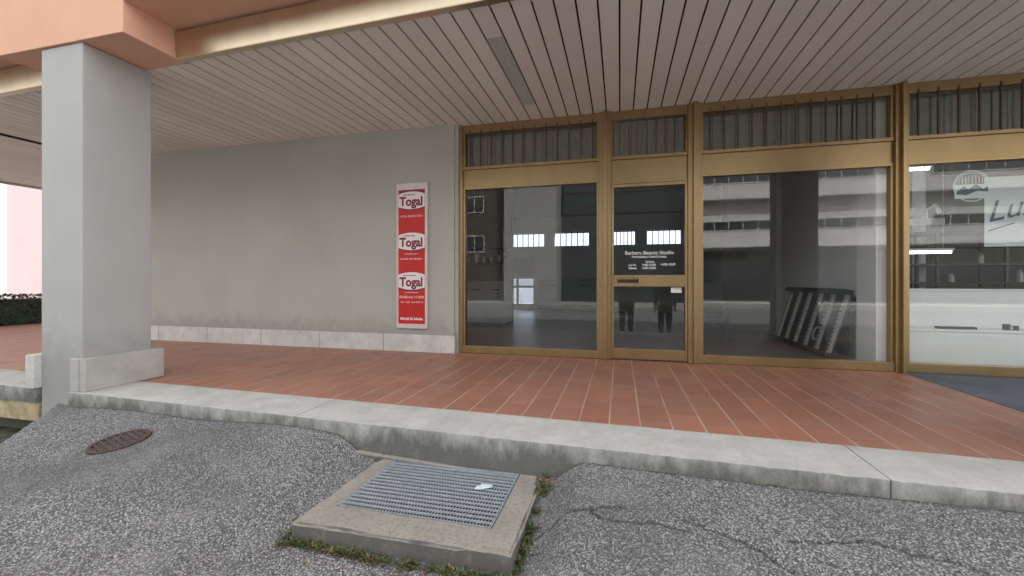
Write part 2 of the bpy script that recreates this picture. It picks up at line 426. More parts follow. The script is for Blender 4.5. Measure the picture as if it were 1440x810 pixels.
# tiled arcade floor
fl = MB()
def fpoly(pts, z0, z1): fl.hexa([(x, y, z0) for x, y in pts], [(x, y, z1) for x, y in pts])
fpoly([(-12.6, ki(-12.6)), (14, ki(14)), (14, 5.42), (-12.6, 5.42)], -.6, 0)
fpoly([(-12.6, 5.42), (-8.62, 5.42), (-8.62, 12), (-12.6, 12)], -.6, 0)
tag(fl.build('tiled_floor', M['tiles']), kind='structure')
# blue grey floor of the neighbouring bay
tag(MB().hexa([(2.83, 3.2, .0), (9, 3.2, .0), (9, 5.255, .0), (2.83, 5.255, .0)], [(2.83, 3.2, .0035), (9, 3.2, .0035), (9, 5.255, .0035), (2.83, 5.255, .0035)]).build('blue_grey_floor', M['blue_floor']), kind='structure')

# kerb stones
def roughen_kerb(o):
    bm = bmesh.new(); bm.from_mesh(o.data)
    L_ = max(e.calc_length() for e in bm.edges)
    ed = [e for e in bm.edges if e.calc_length() > L_*.9]
    bmesh.ops.bevel(bm, geom=[e for e in bm.edges], offset=.006, segments=2, affect='EDGES', profile=.6)
    ed = [e for e in bm.edges if e.calc_length() > L_*.8]
    bmesh.ops.subdivide_edges(bm, edges=ed, cuts=int(L_/.022), use_grid_fill=False)
    for v in bm.verts:
        p = v.co; f = kf(p.x)
        top = p.z > -.03; fr = p.y < f+.03
        if fr:
            n1 = noise.noise(Vector((p.x*14, p.z*9, 3))); n2 = noise.noise(Vector((p.x*45, p.z*30, 7)))
            chip = max(0, noise.noise(Vector((p.x*6, 1, 2)))-.32)*.05 if top else 0
            v.co.y += n1*.003+n2*.0018+chip; v.co.z -= (chip*.7 + abs(n2)*.002 if top else 0)
        elif top: v.co.z += noise.noise(Vector((p.x*5, p.y*5, 1)))*.001
    bm.to_mesh(o.data); bm.free()
for a, b, bev in ((-4.57, -2.213, .012), (-2.210, 1.250, .012), (1.254, 4.7, .012), (4.71, 14, .012), (-12.6, -5.0, .01)):
    k = MB(); zb = -.13 if b < -4.8 else -.40
    n = max(2, int((b-a)/.12)); 
    for i in range(1):
        k.hexa([(a, kf(a), zb), (b, kf(b), zb), (b, ki(b), zb), (a, ki(a), zb)], [(a, kf(a), 0.003), (b, kf(b), 0.003), (b, ki(b), 0.003), (a, ki(a), 0.003)])
    ko = k.build('kerb', M['kerb']); roughen_kerb(ko); tag(ko, kind='structure')
# foundation ledge under the kerb at the pit
tag(MB().hexa([(-1.98, 2.44, -.5), (-.3, 2.40, -.5), (-.3, 2.7, -.5), (-1.98, 2.7, -.5)], [(-1.98, 2.455, -.168), (-.3, 2.43, -.225), (-.3, 2.7, -.225), (-1.98, 2.7, -.168)]).build('foundation', M['slab'], bevel=.01), kind='structure')

# ================================================================== BUILDING
B = empty('arcade_building', (-2, 5.3, 0), 'arcaded shop building with grey plaster, peach beam, slatted ceiling and gold framed shopfronts', 'building')
# left wall
w = MB(); w.box(-8.6, -2.105, 5.19, 5.42, 0, 3.02); wall = w.build('wall', M['wall'], B, bevel=.006)
MB().box(-2.1045, -2.056, 5.215, 5.42, 0, 3.0).build('wall_return', M['wall'], B)
jo = [-8.6, -8.15, -7.14, -6.165, -5.157, -4.141, -3.128, -2.085]
sk = MB()
for a, b in zip(jo[:-1], jo[1:]): sk.box(a+.005, b-.005, 5.165, 5.1895, .001, .232)
sk.build('skirting', M['skirting'], wall, bevel=.003)
MB().box(-8.6, -8.4, 5.42, 14, 0, 3.02).build('side_wall', M['wall'], B)
# pillars
def pillar(x, parent, left=True):
    p = MB().box(x, x+.505, 2.612, 3.165, -.55, 3.0).build('pillar', M['pillar'], parent, bevel=.008)
    s = MB()
    s.box(x+.5055, x+.575, 2.59, 3.235, 0.004, .285)        # side piece
    s.box(x+.415, x+.5045, 2.578, 2.6105, 0.004, .285)
    s.box(x+.06, x+.50, 3.1665, 3.235, 0.004, .283)
    s.build('skirting', M['skirting_grey'], p, bevel=.005)
    if left:
        s = MB(); s.box(x-.10, x-.001, 2.555, 3.2, .004, .30)
        s.build('skirting', M['skirting'], p, bevel=.008)
    return p
pillar(-4.975, B)
pillar(2.45, B, False)
pillar(-12.37, B)
# peach beam heads, spandrel, soffit
for x in (-5.52, 1.87, -12.92):
    MB().box(x, x+1.55, 2.590, 3.12, 3.003, 10.05).build('beam_head', M['peach'], B, bevel=.004)
MB().box(-14, 14, 2.596, 2.80, 3.264, 10).build('spandrel', M['peach'], B)
MB().hexa([(-14, 2.801, 3.262), (14, 2.801, 3.262), (14, 3.6, 3.262), (-14, 3.6, 3.262)], [(-14, 2.801, 3.6), (14, 2.801, 3.6), (14, 3.6, 3.6), (-14, 3.6, 3.6)]).build('soffit', M['peach'], B)
MB().box(-14, 14, 2.81, 14.2, 3.62, 10).build('upper_storey', M['peach'], B)  # unseen height raised so its shadow covers the arcade front
# fascia profiles between the beam heads
for a, b in ((-3.965, 1.865), (3.425, 9.5), (-11.365, -5.525)):
    f_ = MB()
    f_.hexa([(a, ff(a), 2.995), (b, ff(b), 2.995), (b, ff(b)+.05, 2.995), (a, ff(a)+.05, 2.995)], [(a, ff(a)-.015, 3.235), (b, ff(b)-.015, 3.235), (b, ff(b)+.05, 3.235), (a, ff(a)+.05, 3.235)])
    f_.hexa([(a, ff(a)-.006, 2.985), (b, ff(b)-.006, 2.985), (b, ff(b)+.06, 2.985), (a, ff(a)+.06, 2.985)], [(a, ff(a)-.006, 2.9945), (b, ff(b)-.006, 2.9945), (b, ff(b)+.06, 2.9945), (a, ff(a)+.06, 2.9945)])
    f_.build('fascia', M['fascia'], B, bevel=.003)
# slatted ceiling
P = .157
c = MB(); x = -.16 - P*77
while x < 13:
    x0, x1 = x+.0078, x+P-.0078
    if not (-8.62 < x0 < -8.45):
        yb = 11.8 if x1 < -8.62 else 5.30
        wz = random.uniform(-.0012, .0012)
        def slat(y0a, y0b, y1):
            c.hexa([(x0, y0a, 3.0+wz), (x1, y0b, 3.0+wz), (x1, y1, 3.0+wz), (x0, y1, 3.0+wz)], [(x0, y0a, 3.012), (x1, y0b, 3.012), (x1, y1, 3.012), (x0, y1, 3.012)])
        ya, yb2 = ff(x0)+.058, ff(x1)+.058
        if -5.6 < (x0+x1)/2 < -3.9 or 1.8 < (x0+x1)/2 < 3.5 or x1 < -11.3: ya = yb2 = 3.122
        if abs(x+1.102) < .02:
            slat(ya, yb2, 3.425); slat(4.832, 4.832, 5.30)
        else: slat(ya, yb2, yb)
    x += P
ceil = c.build('slatted_ceiling', M['slats'], B)
MB().box(-12.4, -8.61, 3.13, 11.9, 3.03, 3.05).box(-8.609, 13, 3.13, 5.6, 3.03, 3.05).build('ceiling_cavity', M['void_shade'], B)  # sheet coloured near-black for the shade above the slats
MB().box(-12.44, -12.4, 2.61, 11.9, 2.97, 3.2).build('ceiling_edge', M['slats'], B)
g = MB(); g.box(-1.094, -.953, 3.43, 4.826, 3.006, 3.012)
for i in range(56):
    y = 3.436 + i*.0248; g.box(-1.090, -.957, y, y+.009, 2.998, 3.0055)
g.box(-1.0965, -1.0885, 3.43, 4.826, 2.9965, 3.0058); g.box(-.9585, -.9505, 3.43, 4.826, 2.9965, 3.0058)
g.build('vent_grille', M['vent'], ceil)

# ---- shopfronts
def pane(name, x0, x1, z0, z1, y, mat, parent):
    return MB().face([(x0, y, z0), (x1, y, z0), (x1, y, z1), (x0, y, z1)]).build(name, mat, parent)
def blind(x0, x1, parent):
    m = MB(); x = x0; k = 0
    while x < x1-.02:
        w_ = min(random.uniform(.05, .075), x1-x); y = 5.375+.014*(k % 2); k += 1
        m.box(x, x+w_-.002, y, y+.004, 2.44, 2.90); x += w_
    m.build('blind', M['blind'], parent)
def shop_window(x0, x1, transom_shift=0, label=None, bars=True, barpitch=.144, barx=None):
    f = MB(); ya, yb = 5.272, 5.352
    f.box(x0, x1, ya-.012, yb, 0.004, .098)            # sill profile
    f.box(x0, x1, ya, yb, 2.152, 2.184)           # head of the big pane
    f.box(x0, x1, ya+.018, yb, 2.1845, 2.412)      # plain panel
    f.box(x0, x1, ya-.006, yb, 2.4125, 2.452)     # transom sill
    f.box(x0, x1, ya, yb, 2.895, 2.997)           # transom head
    for a, b in ((x0, x0+.028), (x1-.028, x1)):
        f.box(a, b, ya+.004, yb, .0985, 2.1515); f.box(a, b, ya+.004, yb, 2.4525, 2.8945)
    o = f.build('shop_window', M['gold'], B, bevel=.003, label=label)
    pane('pane', x0+.028, x1-.028, .098, 2.152, 5.315, M['glass'], o)
    pane('transom_pane', x0+.028, x1-.028, 2.452, 2.895, 5.325, M['glass_transom'], o)
    blind(x0+.03, x1-.03, o)
    b = MB(); x = (barx if barx is not None else x0+.10)
    while x < x1-.05:
        b.box(x-.0065, x+.0065, 5.262, 5.284, 2.441, 2.93); x += barpitch
    b.box(x0+.03, x1-.03, 5.2845, 5.292, 2.862, 2.880)
    b.build('transom_grille', M['brown_bar'], o)
    return o
W1 = shop_window(-2.012, -.248, label='first gold framed shop window, beside the grey wall, with the kitchen behind it')
W2 = shop_window(.902, 2.772, label='middle gold framed shop window, with black racks behind its glass')
W3 = shop_window(2.882, 5.3, label='right gold framed shop window, with the white counter behind its glass', barpitch=.17)
W4 = shop_window(5.42, 9.0)
def mullion(x0, x1, r0, r1):
    m = MB(); m.box(x0, x1, 5.243, 5.358, 0.002, 2.999); m.box(r0, r1, 5.195, 5.2425, 0.002, 2.999)
    m.build('mullion', M['gold'], B, bevel=.004)
mullion(-.2475, -.105, -.195, -.150)
mullion(.762, .9015, .815, .862)
mullion(2.7725, 2.8815, 2.812, 2.850)
mullion(5.3005, 5.4195, 5.34, 5.38)
MB().box(-2.0555, -2.0125, 5.25, 5.36, .002, 2.998).build('mullion', M['gold'], B, bevel=.003)
# door bay
X0, X1 = -.1045, .7615
f = MB(); ya, yb = 5.272, 5.352
f.box(X0, X1, ya+.018, yb, 2.15, 2.412); f.box(X0, X1, ya-.006, yb, 2.4125, 2.452); f.box(X0, X1, ya, yb, 2.895, 2.997)
f.box(X0, X1, ya-.004, yb, 2.118, 2.1495)
for a, b in ((X0, X0+.02), (X1-.02, X1)): f.box(a, b, ya+.004, yb, 2.4525, 2.8945)
tf = f.build('door_transom', M['gold'], B, bevel=.003)
pane('transom_pane', X0+.02, X1-.02, 2.452, 2.895, 5.325, M['glass_transom'], tf)
blind(X0+.03, X1-.03, tf)
b = MB(); x = X0+.10
while x < X1-.04: b.box(x-.006, x+.006, 5.276, 5.292, 2.441, 2.90); x += .105
b.build('transom_grille', M['brown_bar'], tf)
d = MB(); dx0, dx1 = X0+.002, X1-.002; gx0, gx1 = -.072, .732
d.box(dx0, gx0, 5.262, 5.345, .015, 2.116); d.box(gx1, dx1, 5.262, 5.345, .015, 2.116)
d.box(gx0+.0005, gx1-.0005, 5.264, 5.345, 2.075, 2.115); d.box(gx0+.0005, gx1-.0005, 5.264, 5.345, .015, .137)
d.box(gx0+.0005, gx1-.0005, 5.258, 5.345, .882, 1.02)
door = d.build('door', M['gold'], B, bevel=.003, label='gold framed glass shop door with white lettering')
pane('upper_pane', gx0, gx1, 1.02, 2.075, 5.31, M['glass'], door)
pane('lower_pane', gx0, gx1, .137, .882, 5.31, M['glass'], door)
MB().box(-.03, .215, 5.2545, 5.2575, .925, .99).build('letter_slot', M['dark_bar'], door, bevel=.002)
MB().box(-.02, .205, 5.235, 5.250, .968, .985).box(-.02, 0, 5.2505, 5.254, .965, .988).box(.19, .205, 5.2505, 5.254, .965, .988).build('handle', M['gold'], door, bevel=.003)
MB().tube((-.125, 5.225, 1.05), (-.125, 5.185, 1.05), .012, 12).build('lock', M['gold'], door)
MB().box(.58, .70, 5.304, 5.308, .81, .875).build('sticker', M['white'], door, label='small white sticker on the lower door glass')
for txt, s, x, z, al in (('Barbara Beauty Studio', .062, .335, 1.285, 'CENTER'), ('Parrucchiera Uomo Donna', .036, .335, 1.238, 'CENTER'), ('Orario', .036, .345, 1.178, 'CENTER'),
        ('Lu-Ve', .036, .10, 1.14, 'LEFT'), ('9.00-12.00', .036, .26, 1.14, 'LEFT'), ('14.00-18.30', .036, .46, 1.145, 'LEFT'), ('Sabato', .036, .10, 1.103, 'LEFT'), ('8.00-16.00', .036, .26, 1.103, 'LEFT')):
    text_mesh(txt, s, front(x, 5.305, z), M['white_letter'], 'lettering', door, align=al, bold=.0012)

# ---- interiors
tag(MB().box(-8.39, 12, 5.421, 14, -.3, .001).build('shop_floor', M['shop_floor']), kind='structure')
def onY(x, y, Y):     # calibration numbers of the photograph used to size things on a plane
    th = R(14.3); rho = (x-720)/596; t = math.tan(math.atan(rho)-th); X = t*Y; dd = -X*math.sin(th)+Y*math.cos(th)
    return X, .95-(y-395)*dd/596
iw = MB()
holes = []
YB = 13.5
for a, b in ((720, 765), (780, 828), (862, 893), (910, 958)): holes.append((onY(a, 335, YB)[0], onY(b, 335, YB)[0], 2.04, 2.50))
da, db = onY(714, 400, YB)[0], onY(750, 400, YB)[0]
# back wall built round its openings
zs = [0, .12, 1.72, 2.04, 2.50, 3.0]
xs_ = sorted({-5.6, 5.0, da, db, *[h[0] for h in holes], *[h[1] for h in holes]})
for xa, xb in zip(xs_[:-1], xs_[1:]):
    for za, zb in zip(zs[:-1], zs[1:]):
        xm, zm = (xa+xb)/2, (za+zb)/2
        if any(h[0] < xm < h[1] and h[2] < zm < h[3] for h in holes): continue
        if da < xm < db and .12 < zm < 1.72: continue
        iw.box(xa, xb, YB, YB+.2, za, zb)
iw.box(2.832, 2.868, 5.76, 9.0, 0, 3.0); iw.box(2.66, 2.868, 5.372, 5.759, 0, 3.0)
iw.box(-5.6, -5.4, 5.43, 13.5, 0, 3.0); iw.box(5.0, 5.2, 9.0, 14, 0, 3)
MB().box(2.869, 12, 10.2, 10.4, 0, 3.0).build('inner_partition', M['inner_olive'], B)
inner = iw.build('inner_wall', M['inner_wall'], B)
MB().box(2.0, 2.831, 8.9, 9.0, 0, 3.0).box(1.9, 1.999, 8.9, 13.49, 0, 3.0).build('inner_partition', M['inner_olive'], B)
MB().box(-8.4, 12, 5.361, 14, 3.001, 3.02).build('inner_ceiling', M['inner_ceiling'], B)
for h in holes:
    k = MB(); n = 6
    for i in range(1, n): x = h[0]+(h[1]-h[0])*i/n; k.box(x-.012, x+.012, YB+.05, YB+.07, h[2], h[3])
    k.box(h[0], h[1], YB+.08, YB+.12, h[2], h[2]+.03); k.box(h[0], h[1], YB+.08, YB+.12, h[3]-.03, h[3])
    bw = k.build('back_window', M['dark_bar'], B)
    pane('pane', h[0], h[1], h[2], h[3], YB+.14, M['glass_dim'], bw)
k = MB(); xm = da+(db-da)*.38
k.box(da, db, YB+.05, YB+.09, .12, .2); k.box(da, db, YB+.05, YB+.09, .72, .80); k.box(da, db, YB+.05, YB+.09, 1.02, 1.72)
k.box(xm-.04, xm+.04, YB+.045, YB+.0485, .2, 1.02); k.box(da, da+.05, YB+.04, YB+.0485, .12, 1.72)
bd = k.build('back_door', M['cab_grey'], B)
pane('pane', da, db, .2, 1.02, YB+.14, M['glass_dim'], bd)
# kitchen units
def cabinet(name, x0, x1, y0, y1, z1, nd, label, axis='x', mat='cab_grey'):
    t = empty(name, ((x0+x1)/2, (y0+y1)/2, 0.001), label, 'cabinet', 'pale kitchen units in the empty shop')
    MB().box(x0, x1, y0, y1, .08, z1-.04).build('carcass', M[mat], t)
    MB().box(x0+.04, x1-.04, y0+.04, y1-.04, .002, .0795).build('plinth', M['black'], t)
    MB().box(x0-.015, x1+.015, y0-.015, y1+.015, z1-.0395, z1).build('worktop', M[mat], t, bevel=.004)
    for i in range(nd):
        if axis == 'x':
            a = x0+(x1-x0)*i/nd; b = x0+(x1-x0)*(i+1)/nd
            dd = MB().box(a+.006, b-.006, y0-.02, y0-.0005, .1, z1-.06).build('cabinet_door', M[mat], t, bevel=.002)
            MB().box((a+b)/2-.09, (a+b)/2+.09, y0-.045, y0-.0205, z1-.18, z1-.16).build('handle', M['black'], dd)
        else:
            a = y0+(y1-y0)*i/nd; b = y0+(y1-y0)*(i+1)/nd
            dd = MB().box(x1+.0005, x1+.02, a+.006, b-.006, .1, z1-.06).build('cabinet_door', M[mat], t, bevel=.002)
            MB().box(x1+.0205, x1+.045, (a+b)/2-.09, (a+b)/2+.09, z1-.18, z1-.16).build('handle', M['black'], dd)
cabinet('kitchen_cabinet', onY(757, 400, 12.8)[0], onY(842, 400, 12.8)[0], 12.8, 13.48, .98, 2, 'pale grey low cabinet on the back wall of the shop, right of the back door')
kx0, kx1 = onY(630, 400, 8.4)[0], onY(711, 400, 8.4)[0]
cabinet('kitchen_cabinet', kx0, kx1, 8.4, 9.0, .94, 3, 'pale grey kitchen units standing at the left behind the first shop window')
MB().box(kx0-.3, kx1, 9.003, 9.08, 0, 3.0).build('inner_partition', M['inner_olive'], B)
t = empty('wall_shelf', ((kx0+kx1)/2, 8.85, 1.2), 'dark shelf with glasses above the kitchen units on the left', 'shelf')
for z in (1.32, 1.62): MB().box(kx0, kx1, 8.72, 9.0, z, z+.03).build('shelf_board', M['black'], t)
for x in (kx0, kx1-.03): MB().box(x, x+.03, 8.73, 8.999, 1.351, 1.619).build('shelf_side', M['black'], t)
for i in range(9):
    x = kx0+.15+i*.17
    if x > kx1-.08: break
    o = MB().tube((x, 8.84, 1.3505), (x, 8.84, 1.3505+random.uniform(.08, .2)), .032, 10, .04).build('drinking_glass', M[random.choice(['silver', 'white', 'cab_grey'])])
    tag(o, 'small drinking glass standing on the dark shelf above the kitchen units', 'glass', 'glasses on the kitchen shelf')

# black racks leaning on the partition
t = empty('display_rack', (2.6, 7.1, .001), 'black display rack panels with silver strips leaning against the white partition', 'rack')
tilt = Matrix.Translation((2.50, 6.93, .004)) @ Matrix.Rotation(R(16), 4, 'Y')
r_ = MB(); r_.box(-.0, .07, -.95, .95, .0, .80, tilt); r_.build('rack_panel', M['black'], t)
r_ = MB(); r_.box(-.085, -.005, -.97, .97, .80, .86, tilt); r_.box(-.085, -.005, -.97, .97, .0, .05, tilt); r_.build('rack_rail', M['black'], t)
for i in range(6):
    s = MB(); y = -.93+i*.345
    s.box(-.04, -.001, y+.018, y+.07, .052, .798, tilt @ Matrix.Translation((0, 0, 0)))
    s.cur = 1
    for k in range(13): s.box(-.043, -.0405, y+.03, y+.06, .08+k*.055, .10+k*.055, tilt)
    s.build('rack_strip', [M['silver'], M['black']], t)
for yy, zz in ((-.42, .25), (-.42, .6)):
    mt = tilt @ Matrix.Translation((-.02, yy, zz)) @ Matrix.Rotation(R(90), 4, 'Y')
    ring = MB(); n = 20
    for i in range(n):
        a0, a1 = 2*math.pi*i/n, 2*math.pi*(i+1)/n
        ring.prism([(math.cos(a0)*.1, math.sin(a0)*.1), (math.cos(a1)*.1, math.sin(a1)*.1), (math.cos(a1)*.08, math.sin(a1)*.08), (math.cos(a0)*.08, math.sin(a0)*.08)][::-1], -.01, .01, mt)
    ring.build('rack_ring', M['silver'], t)
# folded trolley / chair behind window 2, left
t = empty('folding_chair', (1.35, 7.3, .001), 'dark folding chair standing in the empty shop behind the middle window', 'chair')
cx, cy = 1.45, 7.4
MB().box(cx-.2, cx+.2, cy-.2, cy+.2, .44, .47).build('seat', M['black'], t, bevel=.01)
MB().box(cx-.2, cx+.2, cy+.22, cy+.25, .60, .92).build('backrest', M['black'], t, bevel=.01)
for sx in (-.21, .21):
    MB().tube((cx+sx, cy-.22, .0), (cx+sx, cy+.245, .93), .011).build('leg', M['black'], t)
    MB().tube((cx+sx*.9, cy+.26, .0), (cx+sx*.9, cy-.16, .45), .011).build('leg', M['black'], t)
# little white bottle on the floor just inside window 2
t = MB().tube((1.02, 5.47, .002), (1.02, 5.47, .045), .02, 12).tube((1.02, 5.47, .045), (1.02, 5.47, .065), .02, 12, .009).tube((1.02, 5.47, .065), (1.02, 5.47, .085), .010, 12).box(1.05, 1.10, 5.45, 5.49, .002, .03).build('small_bottle', M['white'])
tag(t, 'small white bottle on the shop floor at the lower left corner of the middle window', 'bottle')

# neighbouring shop : white counter with ledge
t = empty('white_counter', (4.2, 5.6, .001), 'long white counter with a ledge behind the right shop window', 'counter')
MB().box(2.90, 7.5, 5.46, 5.90, .002, .415).build('counter_base', M['white'], t, bevel=.004)
MB().box(2.90, 7.5, 5.44, 5.92, .4155, .44).build('ledge', M['white'], t, bevel=.004)
MB().box(2.90, 7.5, 5.70, 5.92, .4405, .835).build('upper_panel', M['white'], t, bevel=.004)
MB().box(2.90, 7.5, 5.69, 6.1, .8355, .86).build('worktop', M['white'], t, bevel=.004)
t = MB().prism([(3.30, 5.50), (3.62, 5.49), (3.64, 5.56), (3.29, 5.57)], .4405, .465).build('tray', M['black'], bevel=.005)
tag(t, 'flat black tray lying on the ledge of the white counter', 'tray')
t = empty('binoculars', (3.93, 5.55, .4405), 'small dark two barrelled object on the white counter ledge', 'ornament')
MB().tube((3.90, 5.55, .4405), (3.90, 5.55, .50), .03, 14).tube((3.975, 5.55, .4405), (3.975, 5.55, .485), .025, 14).build('barrel', M['black'], t)
MB().box(3.925, 3.955, 5.54, 5.56, .45, .475).build('bridge', M['silver'], t)
# dark shelving deep in that shop
t = empty('metal_shelving', (5, 9.0, .001), 'dark metal shelving with thin horizontal rails behind the white counter', 'shelving')
for i in range(9):
    MB().box(3.2+i*.9, 3.24+i*.9, 8.4, 8.44, .0, 1.75).box(3.2+i*.9, 3.24+i*.9, 8.9, 8.94, .0, 1.75).build('upright', M['steel_dark'], t)
for i, z in enumerate((.55, .9, 1.2, 1.5, 1.72)):
    MB().box(3.15, 10.5, 8.38, 8.96, z, z+.03).build('shelf_board', M['dark_bar'] if i % 2 else M['steel_dark'], t)
def item(x, y, z, w, h, m):
    o = MB().tube((x, y, z), (x, y, z+h*.7), w, 10).tube((x, y, z+h*.7), (x, y, z+h), w, 10, w*.35).build('jar', m)
    return o
spots = []
for j, (z, xs0) in enumerate(((.93, (3.4, 3.62, 4.3, 4.5, 5.3, 6.2)), (1.23, (3.36, 3.9, 4.05, 4.9, 5.7)), (1.53, (3.5, 3.75, 4.6)))):
    for x in xs0:
        o = item(x, 8.6, z+.001, random.uniform(.04, .07), random.uniform(.14, .22), M[random.choice(['cab_grey', 'silver', 'white', 'dark_bar'])])
        tag(o, 'small jar standing on the dark metal shelving behind the white counter', 'jar', 'jars on the shelving in the right shop')
# tube lamps and hanging lamp; last tube is unseen, added to brighten the counter
for i, (x, y, z, l, dy) in enumerate(((3.2, 6.5, 2.36, onY(1309, 0, 6.5)[0]-3.2, 0), (3.2, 6.5, 1.30, onY(1340, 0, 6.5)[0]-3.2, 0), (5.6, 7.2, 2.75, 1.3, 0))):
    t = empty('tube_lamp', (x, y, z), ['upper lit tube lamp at the left edge of the right shop window', 'lower lit tube lamp hanging left in the right shop window', 'added unseen tube lamp under the ceiling, brightening the right shop'][i], 'lamp', 'tube lamps in the right shop')
    MB().box(x, x+l, y-.03, y+.03, z+.03, z+.06).build('housing', M['white'], t)
    MB().tube((x+.02, y, z+.012), (x+l-.02, y, z+.012), .016, 10).build('tube', M['tube'], t)
    for xx in (x+.1, x+l-.1): MB().tube((xx, y, z+.0605), (xx, y, 3.0), .003, 5).build('wire', M['silver'], t)
LX = onY(1300, 0, 6.2)[0]
t = empty('hanging_lamp', (LX, 6.2, 1.75), 'white hanging lamp with curled arms behind the right shop window', 'lamp')
MB().tube((LX, 6.2, 1.80), (LX, 6.2, 3.0), .004, 6).build('wire', M['silver'], t)
MB().prism([(LX-.17, 6.14), (LX+.17, 6.14), (LX+.17, 6.26), (LX-.17, 6.26)], 1.63, 1.70).build('lamp_shade', M['white'], t, bevel=.01)
for i in range(6):
    a = i*math.pi/3; r = .11
    p0 = Vector((LX, 6.2, 1.80)); p1 = p0+Vector((math.cos(a)*r, math.sin(a)*r, .06)); p2 = p0+Vector((math.cos(a)*r*1.35, math.sin(a)*r*1.35, -.04))
    MB().tube(p0, p1, .010, 7).tube(p1, p2, .012, 7, .02).build('arm', M['white'], t)
MB().tube((LX, 6.2, 1.7005), (LX, 6.2, 1.82), .03, 12).build('hub', M['white'], t)
# sticker and poster on the right window
def arc(mb, cx, cz, r0, r1, a0, a1, y, n=24, d=.0015):
    for i in range(n):
        a, b = a0+(a1-a0)*i/n, a0+(a1-a0)*(i+1)/n
        pts = [(cx+math.cos(a)*r0, cz+math.sin(a)*r0), (cx+math.cos(a)*r1, cz+math.sin(a)*r1), (cx+math.cos(b)*r1, cz+math.sin(b)*r1), (cx+math.cos(b)*r0, cz+math.sin(b)*r0)]
        mb.hexa([(x, y, z) for x, z in pts], [(x, y+d, z) for x, z in pts])
sx, sz = onY(1366, 262, 5.33)
st = MB(); arc(st, sx, sz, .148, .158, 0, 2*math.pi, 5.322); arc(st, sx, sz, .132, .137, 0, math.pi, 5.322)
st.box(sx-.145, sx+.145, 5.3205, 5.3215, sz-.125, sz+.02)
for i in range(9): x = sx-.11+i*.0275; st.box(x, x+.006, 5.3222, 5.3232, sz+.03, sz+.03+.07*math.sin((i+1)/10*math.pi)+.01)
stk = st.build('sticker', M['poster'], W3, label='pale round sticker with a picture in its lower half on the right window')
mt_ = MB()
pts = [(-.13, -.05), (-.07, .0), (-.03, -.03), (.03, .02), (.09, -.03), (.13, -.01), (.13, -.06), (.04, -.05), (-.05, -.09), (-.13, -.08)]
mt_.hexa([(sx+x, 5.3192, sz+z) for x, z in pts], [(sx+x, 5.3200, sz+z) for x, z in pts])
mt_.build('sticker_picture', M['ink'], W3)
px0, pz0 = onY(1385, 347, 5.36); _, pz1 = onY(1385, 252, 5.36)
t = empty('poster', (px0+.4, 5.37, pz0), 'pale poster with handwritten dark letters hanging inside the right shop window', 'poster')
MB().box(px0, px0+.95, 5.366, 5.368, pz0, pz1+.02).build('sheet', M['poster'], t)
text_mesh('Luxana', .29, front(px0+.0, 5.364, pz0+.33, R(13)), M['ink'], 'lettering', t, align='LEFT', shear=.5, sx=1.0)
MB().tube((px0+.03, 5.3635, pz0+.16), (px0+.24, 5.3635, pz0+.235), .005, 6).build('pen_stroke', M['ink'], t)

# ================================================================== wall sign
S = empty('advertising_sign', (-2.696, 5.18, .311), 'tall narrow red enamel sign with three white badges hanging on the grey wall', 'sign')
sx0, sx1, sz0, sz1 = -2.925, -2.467, .311, 2.263
MB().box(sx0, sx1, 5.150, 5.1895, sz0, sz1).build('sign_frame', M['sign_frame'], S, bevel=.012)
pw0, pw1 = sx0+.035, sx1-.035; cxs = (pw0+pw1)/2
def badge(zc, w=.385, h=.235):
    out = []
    n = 10
    for i in range(n+1):
        u = -1+2*i/n; out.append((cxs+u*w/2, zc-h/2*(.72+.28*(1-u*u))))
    for i in range(n+1):
        u = 1-2*i/n; out.append((cxs+u*w/2, zc+h/2*(.72+.28*(1-u*u))))
    b = MB(); b.hexa([(x, 5.1478, z) for x, z in out], [(x, 5.1470, z) for x, z in out])
    k = MB(); k.hexa([(cxs+(x-cxs)*1.015, 5.1484, zc+(z-zc)*1.12-.006) for x, z in out], [(cxs+(x-cxs)*1.015, 5.1480, zc+(z-zc)*1.12-.006) for x, z in out])
    k.build('badge_border', M['dark_red'], S)
    b.build('badge', M['badge'], S)
    text_mesh('Togal', .165, front(cxs-.005, 5.1462, zc-.018), M['dark_red'], 'lettering', S, bold=.006, sx=.92)
    s = MB(); x = cxs-.12
    while x < cxs+.05: wd = random.uniform(.008, .016); s.box(x, x+wd, 5.1460, 5.1466, zc+.066, zc+.082); x += wd+.005
    s.build('small_print', M['red'], S)
def small(zc, w, h, mat='pink_letter'):
    s = MB(); x = cxs-w/2
    while x < cxs+w/2:
        wd = random.uniform(.007, .014); hh = h*random.choice((.7, 1, 1))
        s.box(x, x+wd, 5.1470, 5.1478, zc-h/2, zc-h/2+hh); x += wd+.0045+(random.random() < .15)*.012
    s.build('small_print', M[mat], S)
hs = sz1-sz0
def zf(y): return sz1 - (y-258)/205*hs
MB().box(pw0, pw1, 5.1485, 5.1499, zf(456), zf(268)).build('red_panel', M['red'], S)
MB().box(pw0+.004, pw1-.004, 5.1482, 5.1490, zf(275), zf(268.5)).build('top_band', M['dark_red'], S)
for zz in (303, 358, 412): MB().box(pw0+.001, pw1-.001, 5.14815, 5.1488, zf(zz), zf(zz-10)).build('tint_band', M['dark_red'] if zz == 3030 else M['red'], S)
for yy in (283, 340.5, 396): badge(zf(yy))
small(zf(305), .34, .028); small(zf(358), .20, .018); small(zf(365), .33, .024)
small(zf(412), .20, .018); small(zf(418.5), .36, .034); small(zf(425.5), .32, .022); small(zf(449), .33, .034, 'badge')

